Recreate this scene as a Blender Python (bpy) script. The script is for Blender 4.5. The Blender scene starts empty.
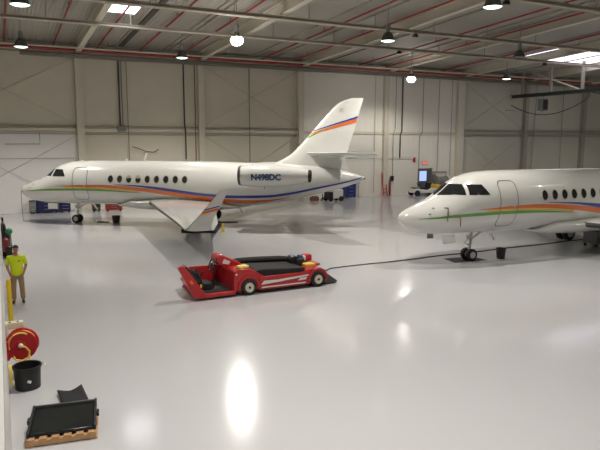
import bpy, bmesh, math, random
import numpy as np
from mathutils import Vector, Matrix
random.seed(7)
D = bpy.data; S = bpy.context.scene; COL = S.collection

# ------------------------------------------------------------------ camera, world, exposure
CAM_H = 4.876
cam = D.objects.new('camera', D.cameras.new('camera')); COL.objects.link(cam)
yaw, pitch, roll = math.radians(26.754), math.radians(8.19), math.radians(.1)
fwd = Vector((math.sin(yaw), math.cos(yaw), 0)); rgt = Vector((math.cos(yaw), -math.sin(yaw), 0)); upz = Vector((0, 0, 1))
F = fwd*math.cos(pitch) - upz*math.sin(pitch); U = fwd*math.sin(pitch) + upz*math.cos(pitch)
R = rgt*math.cos(roll) + U*math.sin(roll); U2 = -rgt*math.sin(roll) + U*math.cos(roll)
cam.matrix_world = Matrix(((R.x, U2.x, -F.x, 0), (R.y, U2.y, -F.y, 0), (R.z, U2.z, -F.z, CAM_H), (0, 0, 0, 1)))
cam.data.sensor_fit = 'HORIZONTAL'; cam.data.sensor_width = 36; cam.data.lens = 594.35/600*36
cam.data.clip_start = .02; cam.data.clip_end = 300
S.camera = cam
w = D.worlds.new('world'); S.world = w; w.use_nodes = True
w.node_tree.nodes['Background'].inputs[0].default_value = (.5, .5, .5, 1)
w.node_tree.nodes['Background'].inputs[1].default_value = .02
S.view_settings.view_transform = 'Standard'; S.view_settings.look = 'None'
S.view_settings.exposure = 0.17; S.view_settings.gamma = 1; S.view_settings.use_curve_mapping = False
LAMP_W = 1600; LAMP_DIM = 2.6; LAMP_HOT = 34; LAMP_COL = (1, .95, .875)
SKYLIGHT = 2.2

# ------------------------------------------------------------------ materials
def mat(name, col, rough=.5, metal=0, spec=.5, noise=0, nscale=4, bump=None, coat=0, emit=None, es=0, trans=0):
    m = D.materials.new(name); m.use_nodes = True; nt = m.node_tree; b = nt.nodes['Principled BSDF']
    b.inputs['Base Color'].default_value = (*col, 1); b.inputs['Roughness'].default_value = rough
    b.inputs['Metallic'].default_value = metal; b.inputs['Specular IOR Level'].default_value = spec
    b.inputs['Coat Weight'].default_value = coat; b.inputs['Coat Roughness'].default_value = .04
    if trans: b.inputs['Transmission Weight'].default_value = trans
    if emit: b.inputs['Emission Color'].default_value = (*emit, 1); b.inputs['Emission Strength'].default_value = es
    tc = nt.nodes.new('ShaderNodeTexCoord')
    if noise:
        n = nt.nodes.new('ShaderNodeTexNoise'); n.inputs['Scale'].default_value = nscale; n.inputs['Detail'].default_value = 5
        nt.links.new(tc.outputs['Object'], n.inputs['Vector'])
        r = nt.nodes.new('ShaderNodeMix'); r.data_type = 'RGBA'
        r.inputs[6].default_value = (*[c*(1-noise) for c in col], 1); r.inputs[7].default_value = (*[min(1, c*(1+noise)) for c in col], 1)
        nt.links.new(n.outputs['Fac'], r.inputs[0]); nt.links.new(r.outputs[2], b.inputs['Base Color'])
    if bump:
        kind, sc, st, dist = bump
        bp = nt.nodes.new('ShaderNodeBump'); bp.inputs['Strength'].default_value = st; bp.inputs['Distance'].default_value = dist
        if kind == 'noise':
            t = nt.nodes.new('ShaderNodeTexNoise'); t.inputs['Scale'].default_value = sc; t.inputs['Detail'].default_value = 3
        else:
            t = nt.nodes.new('ShaderNodeTexWave'); t.bands_direction = kind; t.inputs['Scale'].default_value = sc; t.wave_profile = 'TRI'
        nt.links.new(tc.outputs['Object'], t.inputs['Vector']); nt.links.new(t.outputs['Fac'], bp.inputs['Height'])
        nt.links.new(bp.outputs['Normal'], b.inputs['Normal'])
    return m
M = dict(
    floor=mat('epoxy_floor', (.50, .50, .515), .13, spec=.6, noise=.04, nscale=.35, bump=('noise', .7, .06, .02)),
    liner=mat('white_wall_liner', (.80, .77, .69), .6, noise=.04, nscale=.6, bump=('X', .55, .25, .02)),
    liner_grey=mat('grey_wall_liner', (.78, .77, .76), .6, noise=.04, nscale=.6),
    insul=mat('beige_insulation', (.66, .615, .51), .8, noise=.07, nscale=.8, bump=('noise', 2, .3, .03)),
    insul_green=mat('greenish_insulation', (.54, .53, .43), .8, noise=.07, nscale=.8, bump=('noise', 2, .3, .03)),
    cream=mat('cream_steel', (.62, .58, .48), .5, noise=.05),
    greybeam=mat('grey_steel', (.22, .20, .17), .55, noise=.1),
    beamtan=mat('tan_steel', (.46, .41, .33), .6, noise=.08),
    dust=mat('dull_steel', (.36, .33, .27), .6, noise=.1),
    deck=mat('roof_deck', (.40, .38, .34), .6, noise=.06, nscale=.5, bump=('X', 1.6, .8, .05)),
    redpipe=mat('red_pipe', (.33, .035, .035), .5),
    darkpipe=mat('dark_pipe', (.045, .05, .045), .5), greypipe=mat('grey_pipe', (.25, .25, .22), .5),
    white=mat('aircraft_white', (.66, .66, .625), .18, coat=.6, noise=.01),
    doorwhite=mat('white_gear_door', (.88, .88, .86), .4),
    white2=mat('white_plastic', (.72, .72, .70), .4),
    green=mat('green_stripe', (.11, .33, .04), .25, coat=.5), orange=mat('orange_stripe', (.72, .16, .03), .25, coat=.5),
    yellowst=mat('yellow_stripe', (.80, .52, .10), .25, coat=.5), blue=mat('blue_stripe', (.04, .05, .30), .25, coat=.5),
    navy=mat('navy_letter', (.02, .07, .16), .3), line=mat('door_seam', (.16, .16, .15), .6),
    glass=mat('dark_glass', (.012, .014, .016), .06, spec=.8), shade=mat('window_shade', (.40, .36, .24), .6),
    bezel=mat('window_rim', (.50, .47, .38), .4), steel=mat('bright_steel', (.55, .55, .54), .3, metal=1),
    darksteel=mat('dark_steel', (.10, .10, .10), .45, metal=.6), tyre=mat('tyre', (.015, .015, .016), .75),
    hub=mat('cream_hub', (.72, .66, .52), .4), black=mat('black_plastic', (.013, .013, .015), .45), blackcloth=mat('black_vinyl', (.009, .009, .010), .8, bump=('noise', 12, .4, .02)),
    gloss=mat('black_gloss', (.010, .012, .012), .22, spec=.3, bump=('noise', 3, .12, .02)),
    red=mat('tug_red', (.42, .014, .018), .35, coat=.25, noise=.04), redd=mat('reel_red', (.50, .012, .022), .4),
    yellow=mat('yellow_paint', (.72, .48, .02), .4), hose=mat('yellow_hose', (.75, .55, .10), .5),
    navybox=mat('navy_cabinet', (.010, .013, .07), .4), bluebox=mat('blue_cabinet', (.02, .035, .19), .4),
    grey=mat('grey_paint', (.20, .20, .20), .5), lightgrey=mat('light_grey', (.52, .52, .50), .5),
    wood=mat('pallet_wood', (.42, .24, .11), .7, noise=.2, nscale=9), brown=mat('brown_cover', (.20, .08, .05), .7),
    skin=mat('skin', (.42, .20, .13), .55), hair=mat('brown_hair', (.05, .028, .018), .7), neon=mat('neon_shirt', (.72, .84, .02), .75),
    khaki=mat('khaki_cloth', (.36, .24, .13), .85), shoe=mat('dark_shoe', (.06, .03, .025), .6), eye=mat('eye_dark', (.01, .01, .01), .3),
    lip=mat('lip', (.30, .10, .09), .5), gasgreen=mat('green_paint', (.01, .17, .07), .4), darkred=mat('dark_red', (.22, .02, .02), .4),
    mattblack=mat('rubber_mat', (.018, .018, .018), .8), joint=mat('floor_joint', (.20, .195, .19), .6),
    lens_dim=mat('lamp_lens', (.6, .65, .62), .4, emit=(.86, 1, .94), es=LAMP_DIM), lens_hot=mat('hot_lamp_lens', (.8, .8, .8), .4, emit=(1, .94, .90), es=LAMP_HOT),
    lens_off=mat('unlit_lens', (.25, .25, .23), .3), reflector=mat('lamp_reflector', (.09, .10, .075), .4, metal=.3),
    skyl=mat('skylight_panel', (.8, .8, .85), .5, emit=(.93, .92, 1), es=SKYLIGHT*2), skyr=mat('skylight_sheet', (.8, .8, .85), .5, emit=(.88, .85, 1), es=SKYLIGHT*.8),
    signred=mat('exit_red', (.6, .05, .05), .4, emit=(1, .12, .10), es=1.2), signback=mat('sign_face', (.72, .45, .40), .5),
    dayglass=mat('door_daylight_glass', (.3, .4, .6), .1, emit=(.40, .52, .95), es=.85), doorgrey=mat('door_grey', (.10, .105, .12), .5),
    bluedot=mat('blue_plastic', (.03, .08, .35), .4), emblem=mat('white_emblem', (.75, .68, .66), .4), orange_lens=mat('orange_lens', (.75, .14, .02), .3),
)

# ------------------------------------------------------------------ mesh builder
class MB:
    def __init__(s): s.v = []; s.f = []; s.m = []; s.mi = 0
    def add(s, vs, fs):
        o = len(s.v); s.v += [tuple(v) for v in vs]
        for f in fs: s.f.append([i+o for i in f]); s.m.append(s.mi)
        return s
    def box(s, c, d, rot=None):
        x, y, z = [k/2 for k in d]; vs = [Vector((a*x, b*y, g*z)) for a in (-1, 1) for b in (-1, 1) for g in (-1, 1)]
        if rot: q = Matrix.Rotation(rot[1], 3, rot[0]); vs = [q @ v for v in vs]
        vs = [v+Vector(c) for v in vs]
        return s.add(vs, [(0, 1, 3, 2), (4, 6, 7, 5), (0, 4, 5, 1), (2, 3, 7, 6), (0, 2, 6, 4), (1, 5, 7, 3)])
    def bb(s, a, b): return s.box([(p+q)/2 for p, q in zip(a, b)], [abs(q-p) for p, q in zip(a, b)])
    def loft(s, rings, cap=True, closed=True):
        n = len(rings[0]); vs = [p for r in rings for p in r]; fs = []
        for i in range(len(rings)-1):
            for j in range(n if closed else n-1):
                k = (j+1) % n; fs.append((i*n+j, i*n+k, (i+1)*n+k, (i+1)*n+j))
        if cap: fs += [tuple(range(n))[::-1], tuple(range((len(rings)-1)*n, len(rings)*n))]
        return s.add(vs, fs)
    def ring(s, c, ax, r, n):
        ax = Vector(ax).normalized(); t = Vector((0, 0, 1)) if abs(ax.z) < .9 else Vector((1, 0, 0))
        u = ax.cross(t).normalized(); w_ = ax.cross(u)
        return [Vector(c)+u*r*math.cos(2*math.pi*i/n)+w_*r*math.sin(2*math.pi*i/n) for i in range(n)]
    def cyl(s, a, b, r, r2=None, n=16, cap=True):
        a, b = Vector(a), Vector(b); return s.loft([s.ring(a, b-a, r, n), s.ring(b, b-a, r if r2 is None else r2, n)], cap)
    def lathe(s, prof, c, ax, n=24, cap=False):     # prof: (radius, distance along ax)
        ax = Vector(ax).normalized(); return s.loft([s.ring(Vector(c)+ax*d, ax, max(r, .0005), n) for r, d in prof], cap)
    def tube(s, pts, r, n=8):
        pts = [Vector(p) for p in pts]; rings = []
        u = None
        for i, p in enumerate(pts):
            t = (pts[min(i+1, len(pts)-1)]-pts[max(i-1, 0)]).normalized()
            if u is None: u = t.cross(Vector((0, 0, 1)) if abs(t.z) < .9 else Vector((1, 0, 0))).normalized()
            u = (u-t*u.dot(t)).normalized(); w_ = t.cross(u)
            rings.append([p+u*r*math.cos(2*math.pi*k/n)+w_*r*math.sin(2*math.pi*k/n) for k in range(n)])
        return s.loft(rings)
    def prism(s, poly, ext):
        ext = Vector(ext); n = len(poly); vs = [Vector(p) for p in poly]+[Vector(p)+ext for p in poly]
        return s.add(vs, [tuple(range(n))[::-1], tuple(range(n, 2*n))]+[(i, (i+1) % n, n+(i+1) % n, n+i) for i in range(n)])
    def sphere(s, c, r, n=16, sc=(1, 1, 1)):
        rings = []
        for i in range(n//2+1):
            th = math.pi*i/(n//2); rr = max(r*math.sin(th), .0003); z = -r*math.cos(th)
            rings.append([(c[0]+sc[0]*rr*math.cos(2*math.pi*k/n), c[1]+sc[1]*rr*math.sin(2*math.pi*k/n), c[2]+sc[2]*z) for k in range(n)])
        return s.loft(rings)
    def build(s, name, mats, parent=None, bev=0, smooth=35, loc=None):
        me = D.meshes.new(name); me.from_pydata(s.v, [], s.f)
        for m in (mats if isinstance(mats, (list, tuple)) else [mats]): me.materials.append(M[m] if isinstance(m, str) else m)
        me.polygons.foreach_set('material_index', s.m); me.validate()
        bm = bmesh.new(); bm.from_mesh(me); bmesh.ops.recalc_face_normals(bm, faces=bm.faces); bm.to_mesh(me); bm.free()
        me.shade_smooth(); me.set_sharp_from_angle(angle=math.radians(smooth))
        o = D.objects.new(name, me); COL.objects.link(o)
        if loc: o.location = loc
        if parent: o.parent = parent
        if bev:
            b = o.modifiers.new('bevel', 'BEVEL'); b.width = bev; b.segments = 2; b.limit_method = 'ANGLE'
        return o
def tag(o, label=None, cat=None, group=None, kind=None):
    for k, v in (('label', label), ('category', cat), ('group', group), ('kind', kind)):
        if v: o[k] = v
    return o
def empty(name, loc, rz=0, label=None, cat=None, group=None):
    o = D.objects.new(name, None); COL.objects.link(o); o.location = loc; o.rotation_euler.z = rz; o.empty_display_size = .2
    return tag(o, label, cat, group)
def struct(name, mb, m, **k): return tag(mb.build(name, m, **k), kind='structure')
def copy_tree(o, parent=None, skip=()):
    c = o.copy(); COL.objects.link(c)
    if parent: c.parent = parent
    for ch in list(o.children):
        if ch.name.split('.')[0] not in skip: copy_tree(ch, c, skip)
    return c
def pchip(xs, ys):
    xs = np.array(xs, float); ys = np.array(ys, float); h = np.diff(xs); d = np.diff(ys)/h; m = np.zeros_like(ys); m[0] = d[0]; m[-1] = d[-1]
    for i in range(1, len(xs)-1):
        if d[i-1]*d[i] > 0: w1 = 2*h[i]+h[i-1]; w2 = h[i]+2*h[i-1]; m[i] = (w1+w2)/(w1/d[i-1]+w2/d[i])
    def f(x):
        i = int(np.clip(np.searchsorted(xs, x)-1, 0, len(xs)-2)); t = (np.clip(x, xs[0], xs[-1])-xs[i])/h[i]
        return float((2*t**3-3*t**2+1)*ys[i]+(t**3-2*t**2+t)*h[i]*m[i]+(-2*t**3+3*t**2)*ys[i+1]+(t**3-t**2)*h[i]*m[i+1])
    return f
def text_mesh(txt, size, extrude=.004, bold=.0):
    c = D.curves.new('lettering', 'FONT'); c.body = txt; c.size = size; c.extrude = extrude; c.offset = bold; c.align_x = 'CENTER'; c.align_y = 'CENTER'
    o = D.objects.new('lettering', c); COL.objects.link(o); bpy.context.view_layer.update()
    me = D.meshes.new_from_object(o.evaluated_get(bpy.context.evaluated_depsgraph_get())); D.objects.remove(o); D.curves.remove(c)
    return me

# ------------------------------------------------------------------ hangar shell
YW, X0, X1, YB = 43.5, -4.0, 64.0, -14.0
def zd(y): return 11.15+.05*(YW-y)          # underside of the roof deck
struct('floor', MB().bb((X0-.3, YB-.3, -.3), (X1+.3, YW+.4, 0)), 'floor')
mb = MB(); mb.add([(X0-.3, YB-.3, zd(YB-.3)), (X1+.3, YB-.3, zd(YB-.3)), (X1+.3, YW+.4, zd(YW+.4)), (X0-.3, YW+.4, zd(YW+.4)),
                   (X0-.3, YB-.3, zd(YB-.3)+.2), (X1+.3, YB-.3, zd(YB-.3)+.2), (X1+.3, YW+.4, zd(YW+.4)+.2), (X0-.3, YW+.4, zd(YW+.4)+.2)],
                  [(0, 1, 2, 3), (7, 6, 5, 4), (0, 4, 5, 1), (1, 5, 6, 2), (2, 6, 7, 3), (3, 7, 4, 0)])
struct('ceiling', mb, 'deck')
COLX = [5.1, 13.6, 21.85, 30.1, 38.45, 46.8, 55.2]
zt = 11.15
struct('wall_far', MB().bb((X0, YW+.05, 0), (X1, YW+.3, zt)), 'insul')
struct('wall_left', MB().bb((X0-.25, YB, 0), (X0, YW+.3, 14.2)), 'liner')
struct('wall_right', MB().bb((X1, YB, 0), (X1+.25, YW+.3, 14.2)), 'liner_grey')
struct('wall_back', MB().bb((X0, YB-.25, 0), (X1, YB, 14.2)), 'liner')
# wall linings of the bays: grey below the girt in the first bay, white full height in the fourth and fifth, greenish beyond
struct('trim_1', MB().bb((X0, YW, 0), (COLX[0]+.1, YW+.06, 5.35)), 'liner_grey')
mb = MB(); mb.bb((COLX[2]+.15, YW-.06, 0), (COLX[4]+.25, YW+.06, 10.35))
struct('trim_2', mb, 'liner')
struct('trim_3', MB().bb((COLX[4]+.3, YW, 0), (X1, YW+.06, 11)), 'insul_green')
# office block under the camera's side
mb = MB(); mb.bb((X0, YB, 0), (-.1, 25.5, 3.3)); struct('wall_near', mb, 'white2')
struct('trim_4', MB().bb((X0, YB, 3.3), (-.06, 25.6, 3.45)), 'lightgrey')
# girt, columns, eave girder
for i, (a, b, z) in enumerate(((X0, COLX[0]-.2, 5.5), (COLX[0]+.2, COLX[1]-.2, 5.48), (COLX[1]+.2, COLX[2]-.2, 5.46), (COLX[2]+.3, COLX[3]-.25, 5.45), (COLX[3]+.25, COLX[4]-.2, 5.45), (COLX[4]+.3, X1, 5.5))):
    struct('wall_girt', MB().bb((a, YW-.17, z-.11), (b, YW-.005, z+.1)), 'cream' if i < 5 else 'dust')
    if i != 3 and i != 4: struct('wall_girt_angle', MB().bb((a, YW-.12, z+.24), (b, YW-.005, z+.3)).bb((a, YW-.1, z-.3), (b, YW-.005, z-.26)), 'dust')
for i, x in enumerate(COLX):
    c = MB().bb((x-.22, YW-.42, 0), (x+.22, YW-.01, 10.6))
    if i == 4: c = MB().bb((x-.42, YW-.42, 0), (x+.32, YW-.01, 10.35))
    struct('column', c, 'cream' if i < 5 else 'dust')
struct('eave_girder', MB().bb((1.6, YW-.75, 10.2), (24, YW-.5, 10.42)).bb((24.0, YW-.72, 10.22), (X1, YW-.52, 10.4)), 'greybeam')
struct('eave_angle', MB().bb((X0, YW-.45, 10.45), (X1, YW-.3, 10.53)).bb((X0, YW-.45, 10.95), (X1, YW-.25, 11.05)), 'dust')
# rafters following the roof slope
for x in COLX:
    mb = MB()
    for (dz0, dz1, hw) in ((-.06, 0, .14), (-.62, -.56, .17), (-.58, -.04, .02)):
        y0, y1 = YB, YW-.1
        mb.add([(x-hw, y0, zd(y0)+dz0), (x+hw, y0, zd(y0)+dz0), (x+hw, y1, zd(y1)+dz0), (x-hw, y1, zd(y1)+dz0),
                (x-hw, y0, zd(y0)+dz1), (x+hw, y0, zd(y0)+dz1), (x+hw, y1, zd(y1)+dz1), (x-hw, y1, zd(y1)+dz1)],
               [(0, 1, 2, 3), (7, 6, 5, 4), (0, 4, 5, 1), (1, 5, 6, 2), (2, 6, 7, 3), (3, 7, 4, 0)])
    struct('rafter', mb, 'cream')
# cross beams parallel to the far wall
for y, z, hgt in ((41.3, 10.62, .1), (33.5, 10.82, .2), (28.9, 11.05, .22), (21.4, 11.4, .26), (13, 11.7, .26), (4, 12.1, .26)):
    mb = MB().bb((X0, y-.1, z-hgt/2), (X1, y+.1, z-hgt/2+.03)).bb((X0, y-.1, z+hgt/2-.03), (X1, y+.1, z+hgt/2)).bb((X0, y-.015, z-hgt/2), (X1, y+.015, z+hgt/2))
    mb.mi = 1; mb.cyl((X0, y-.16, z-hgt/2+.04), (X1, y-.16, z-hgt/2+.04), .04, n=8)
    struct('roof_beam', mb, ['beamtan', 'cream'])
    for x in np.arange(X0+2.4, X1, 4.17): mb2 = struct('beam_hanger', MB().cyl((x, y, z+hgt/2-.01), (x, y, zd(y)+.02), .025, n=6), 'dust')
# light purlins under the deck (run with the roof slope)
def slope_bar(x, y0, y1, dz, r, hw=None):
    mb = MB(); p, q = (x, y0, zd(y0)+dz), (x, y1, zd(y1)+dz)
    return mb.tube([p, q], r, 8) if hw is None else mb.add([(x-hw, y0, zd(y0)+dz), (x+hw, y0, zd(y0)+dz), (x+hw, y1, zd(y1)+dz), (x-hw, y1, zd(y1)+dz), (x-hw, y0, zd(y0)+dz+r), (x+hw, y0, zd(y0)+dz+r), (x+hw, y1, zd(y1)+dz+r), (x-hw, y1, zd(y1)+dz+r)],
               [(0, 1, 2, 3), (7, 6, 5, 4), (0, 4, 5, 1), (1, 5, 6, 2), (2, 6, 7, 3), (3, 7, 4, 0)])
for x in (7.6, 10.9, 11.3, 17.6, 19.4, 24.3, 28.6, 32.2, 35.9, 41, 43.6): struct('roof_purlin', slope_bar(x, YB, YW-.3, -.10, .11, .05), 'dust')
struct('ridge_gap', slope_bar(7.85, 30.2, YW-1, -.13, .14, .16), 'darkpipe')
# cross bracing rods
for a, b, z0, z1 in ((X0, COLX[0], 5.9, 10.2), (X0, COLX[0], .4, 5.1), (COLX[1], COLX[2], 5.9, 10.2), (COLX[1], COLX[2], .4, 5.1), (COLX[4], COLX[5], 5.9, 10.2), (COLX[4], COLX[5], .4, 5.1)):
    for p, q in ((z0, z1), (z1, z0)):
        y = YW-.06 if p < q else YW-.12
        struct('brace_rod', MB().cyl((a+.3, y, p), (b-.3, y, q), .016, n=6), 'beamtan')
# depthwise dark beam on the right with its posts and brace
mb = MB().bb((44.85, 18, 8.85), (45.15, YW-.05, 8.9)).bb((44.85, 18, 9.12), (45.15, YW-.05, 9.17)).bb((44.97, 18, 8.85), (45.03, YW-.05, 9.17))
struct('runway_beam', mb, 'darkpipe')
for y in (42.2, 38.9, 35.6, 31, 26, 21): struct('beam_post', MB().bb((44.9, y-.1, 9.15), (45.1, y+.1, zd(y))), 'dust')
struct('beam_brace', MB().tube([(45, 35.9, 9.2), (45, 41.2, 11.15)], .07, 6), 'cream')
# floor joint along the back and skylights
struct('floor_joint', MB().bb((8, 36.1, -.01), (X1-.5, 36.16, .002)), 'joint')
def sky(name, x0, x1, y0, y1, m):
    mb = MB(); d = -.012
    mb.add([(x0, y0, zd(y0)+d), (x1, y0, zd(y0)+d), (x1, y1, zd(y1)+d), (x0, y1, zd(y1)+d), (x0, y0, zd(y0)+.05), (x1, y0, zd(y0)+.05), (x1, y1, zd(y1)+.05), (x0, y1, zd(y1)+.05)],
           [(0, 1, 2, 3), (7, 6, 5, 4), (0, 4, 5, 1), (1, 5, 6, 2), (2, 6, 7, 3), (3, 7, 4, 0)])
    return struct(name, mb, m)
sky('window_1', 5.55, 7.1, 31.95, 34.1, 'skyl'); sky('window_2', 38.2, 49.5, 32.3, 36.6, 'skyr')
# door with a daylight window and exit sign
mb = MB().bb((33.85, YW-.13, 0), (33.95, YW-.05, 2.3)).bb((35.35, YW-.13, 0), (35.45, YW-.05, 2.3)).bb((33.85, YW-.13, 2.2), (35.45, YW-.05, 2.3)); mb.mi = 1
mb.bb((33.95, YW-.1, .01), (35.35, YW-.062, 2.2)); d = struct('door_1', mb, ['greybeam', 'doorgrey'])
MB().bb((34.02, YW-.12, 1.15), (34.8, YW-.1, 2.05)).build('door_window', 'dayglass', d)
MB().bb((35.1, YW-.16, 1.0), (35.25, YW-.1, 1.05)).build('door_handle', 'steel', d)

# ------------------------------------------------------------------ sprinkler pipes
PX = [(.75, 30, 'nearest the left edge of the roof'), (3.6, 24, 'second from the left, above the first bay'), (6.33, 22, 'running past the small bright skylight'),
      (9.15, 20, 'fourth from the left, above the whole jet'), (12.2, 18, 'passing left of the mid-roof hot lamp'), (18.3, 12, 'above the tail fin'),
      (21.0, 12, 'just right of the tail fin'), (26.9, 12, 'under the pale rafter at upper right'), (29.6, 12, 'ninth from the left, right of the pale rafter'), (35.6, 12, 'farthest right, short of the big skylight')]
for x, y0, t in PX:
    mb = slope_bar(x, y0, YW-.9, -.24, .055)
    y = 40.5; mb.cyl((x, y, zd(y)-.25), (x, y, zd(y)+.0), .02, n=6); y = 33; mb.cyl((x, y, zd(y)-.25), (x, y, zd(y)), .02, n=6)
    mb.cyl((x, YW-.9, zd(YW-.9)-.22), (x, YW-.9, 10.77), .03, n=6)
    tag(mb.build('sprinkler_pipe', 'redpipe'), 'red roof pipe '+t, 'pipe', 'red sprinkler branch pipes')
tag(MB().cyl((X0+.1, YW-.9, 10.66), (X1-.1, YW-.9, 10.66), .1, n=12).build('sprinkler_main', 'redpipe'), 'long red sprinkler main along the top of the far wall', 'pipe')

# ------------------------------------------------------------------ high-bay lamps
def lamp(x, y, zb, kind, label, power=1.0):
    root = empty('high_bay_lamp', (x, y, zb), 0, label, 'lamp', 'high bay lamps under the roof')
    MB().lathe(([(.30, 0), (.30, .03), (.27, .08), (.2, .2), (.15, .3), (.12, .44), (.0, .44)] if kind == 'hot' else [(.36, 0), (.36, .03), (.33, .08), (.24, .32), (.15, .42), (.1, .44), (.0, .44)]), (0, 0, 0), (0, 0, 1), 20).build('lamp_shade', 'reflector', root)
    MB().lathe([(0, -.22), (.14, -.21), (.25, -.14), (.31, -.02), (.31, .1), (.25, .18), (0, .19)] if kind == 'hot' else [(.0, -.06), (.15, -.05), (.28, -.02), (.345, .015), (.345, .03), (0, .03)], (0, 0, 0), (0, 0, 1), 20).build('lamp_lens', {'dim': 'lens_dim', 'hot': 'lens_hot', 'off': 'lens_off'}[kind], root)
    MB().cyl((0, 0, .44), (0, 0, .78), .12, n=14).cyl((0, 0, .78), (0, 0, .84), .08, n=14).build('ballast_housing', 'grey', root)
    MB().cyl((0, 0, .84), (0, 0, zd(y)-zb+.01), .018, n=8).build('stem', 'greypipe', root)
    if kind != 'off':
        l = D.lights.new('lamp_light', 'SPOT'); l.energy = LAMP_W*power; l.spot_size = (math.radians(165) if kind == 'hot' else 2*min(math.radians(70), math.atan2(math.hypot(x, y), 14.2)-.10) if y > 17 else math.radians(116)); l.spot_blend = .45 if kind == 'hot' else 1; l.shadow_soft_size = .15; l.color = LAMP_COL
        o = D.objects.new('lamp_light', l); COL.objects.link(o); o.parent = root; o.location = (0, 0, -.55)
lamp(1.06, 25.2, 9.8, 'dim', 'high bay lamp at the top left corner of the roof, nearest the left wall', 1.1)
lamp(1.45, 36.4, 9.8, 'dim', 'high bay lamp in front of the far wall, above the nose of the left jet', 1.2)
lamp(10.4, 36.7, 9.8, 'dim', 'small high bay lamp hanging by the dark wall pipe above the left jet', 1.0)
lamp(11.13, 29.2, 9.8, 'hot', 'glaring high bay lamp in mid-roof above the left jet', 1.2)
lamp(17.9, 25.7, 9.8, 'dim', 'greenish high bay lamp above and right of the tail fin', 1.0)
lamp(28.65, 37.9, 9.45, 'hot', 'glaring high bay lamp close to the white wall panels', .55)
lamp(16.9, 17.5, 9.8, 'dim', 'high bay lamp at the top of the roof above the right jet nose', 1.0)
lamp(37.5, 36.9, 9.8, 'dim', 'small dim greenish lamp left of the dark runway beam', .4)
lamp(28.9, 27.5, 9.9, 'off', 'unlit high bay lamp below the red pipes at upper right', 0)
for x, y in ((3, 12), (10, 16), (9, 5), (19, 9), (27, 12), (27, 2), (35, 19), (45, 27), (45, 15), (54, 33), (54, 20), (37, 6), (2, 4)):  # unseen lamps beyond the view, added because the hall needs their light
    lamp(x, y, 9.9, 'dim', 'unseen high bay lamp overhead, added for its light', 1.25)

# ------------------------------------------------------------------ business jets (x runs aft from the nose tip, -y is the port side)
AT = [0, .12, .3, .6, 1, 1.45, 1.9, 2.35, 2.9, 3.5, 4.5, 6, 12, 13.3, 14.5, 15.5, 17, 18.5, 19.4, 20.2]
TOP = pchip(AT, [1.90, 2.07, 2.18, 2.31, 2.46, 2.62, 2.86, 3.2, 3.47, 3.6, 3.65, 3.66, 3.64, 3.6, 3.58, 3.57, 3.48, 3.3, 3.1, 2.86])
BOT = pchip([0, .12, .3, .6, 1, 1.6, 2.9, 4.7, 6.5, 12, 13.5, 14.8, 16.1, 17.8, 19.2, 20.2], [1.88, 1.70, 1.55, 1.40, 1.28, 1.20, 1.16, 1.14, 1.13, 1.1, 1.12, 1.26, 1.5, 1.92, 2.29, 2.68])
WID = pchip([0, .12, .3, .6, 1, 1.5, 2, 2.5, 3.2, 4, 5, 12.3, 14, 15.5, 17, 18.5, 19.5, 20.2], [.01, .20, .34, .50, .68, .86, 1.0, 1.1, 1.2, 1.24, 1.25, 1.25, 1.19, 1.02, .74, .46, .28, .12])
def side(a, z, sg, e=0):                       # point on the fuselage side, e metres proud
    t, b, wd = TOP(a), BOT(a), WID(a); zc, h = (t+b)/2, (t-b)/2; u = max(-.985, min(.985, (z-zc)/h)); y = wd*math.sqrt(1-u*u)
    n = Vector((0, y/wd**2, u/h)).normalized(); return Vector((a, sg*(y+n.y*e), zc+u*h+n.z*e))
def front(y, z, e=0):                          # foremost point of the fuselage at (y, z)
    lo, hi = 0.0, 5.0
    for _ in range(40):
        m = (lo+hi)/2; t, b, wd = TOP(m), BOT(m), WID(m); u = (z-(t+b)/2)/((t-b)/2); v = y/wd
        if u*u+v*v < 1: hi = m
        else: lo = m
    return Vector((hi-e*.6, y*(1+e*.3), z+e*.8))
def strip(mb, fn, wn, a0, a1, sg, e, na=60, nz=4):
    rows = []
    for i in range(na+1):
        a = a0+(a1-a0)*i/na; c, hw = fn(a), wn(a)/2
        rows.append([side(a, c-hw+2*hw*k/nz, sg, e) for k in range(nz+1)])
    mb.loft(rows, cap=False, closed=False)
def airfoil(le, te, z, y, th, n=9, up=(0, 0, 1)):
    up = Vector(up); pts = []; L = te-le
    prof = [(1-math.cos(math.pi*i/n))/2 for i in range(n+1)]
    f = lambda x: 5*th*(.2969*math.sqrt(x)-.126*x-.3516*x*x+.2843*x**3-.1036*x**4)
    for x in prof: pts.append(Vector((le+L*x, y, z))+up*f(x))
    for x in prof[-2:0:-1]: pts.append(Vector((le+L*x, y, z))-up*f(x))
    return pts
def blade(mb, a, y, z, dz, chord, sweep, th=.03):
    mb.loft([airfoil(a, a+chord, z, y, th, 5, (0, 1, 0)), airfoil(a+sweep, a+sweep+chord*.6, z+dz, y, th*.6, 5, (0, 1, 0))])
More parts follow.
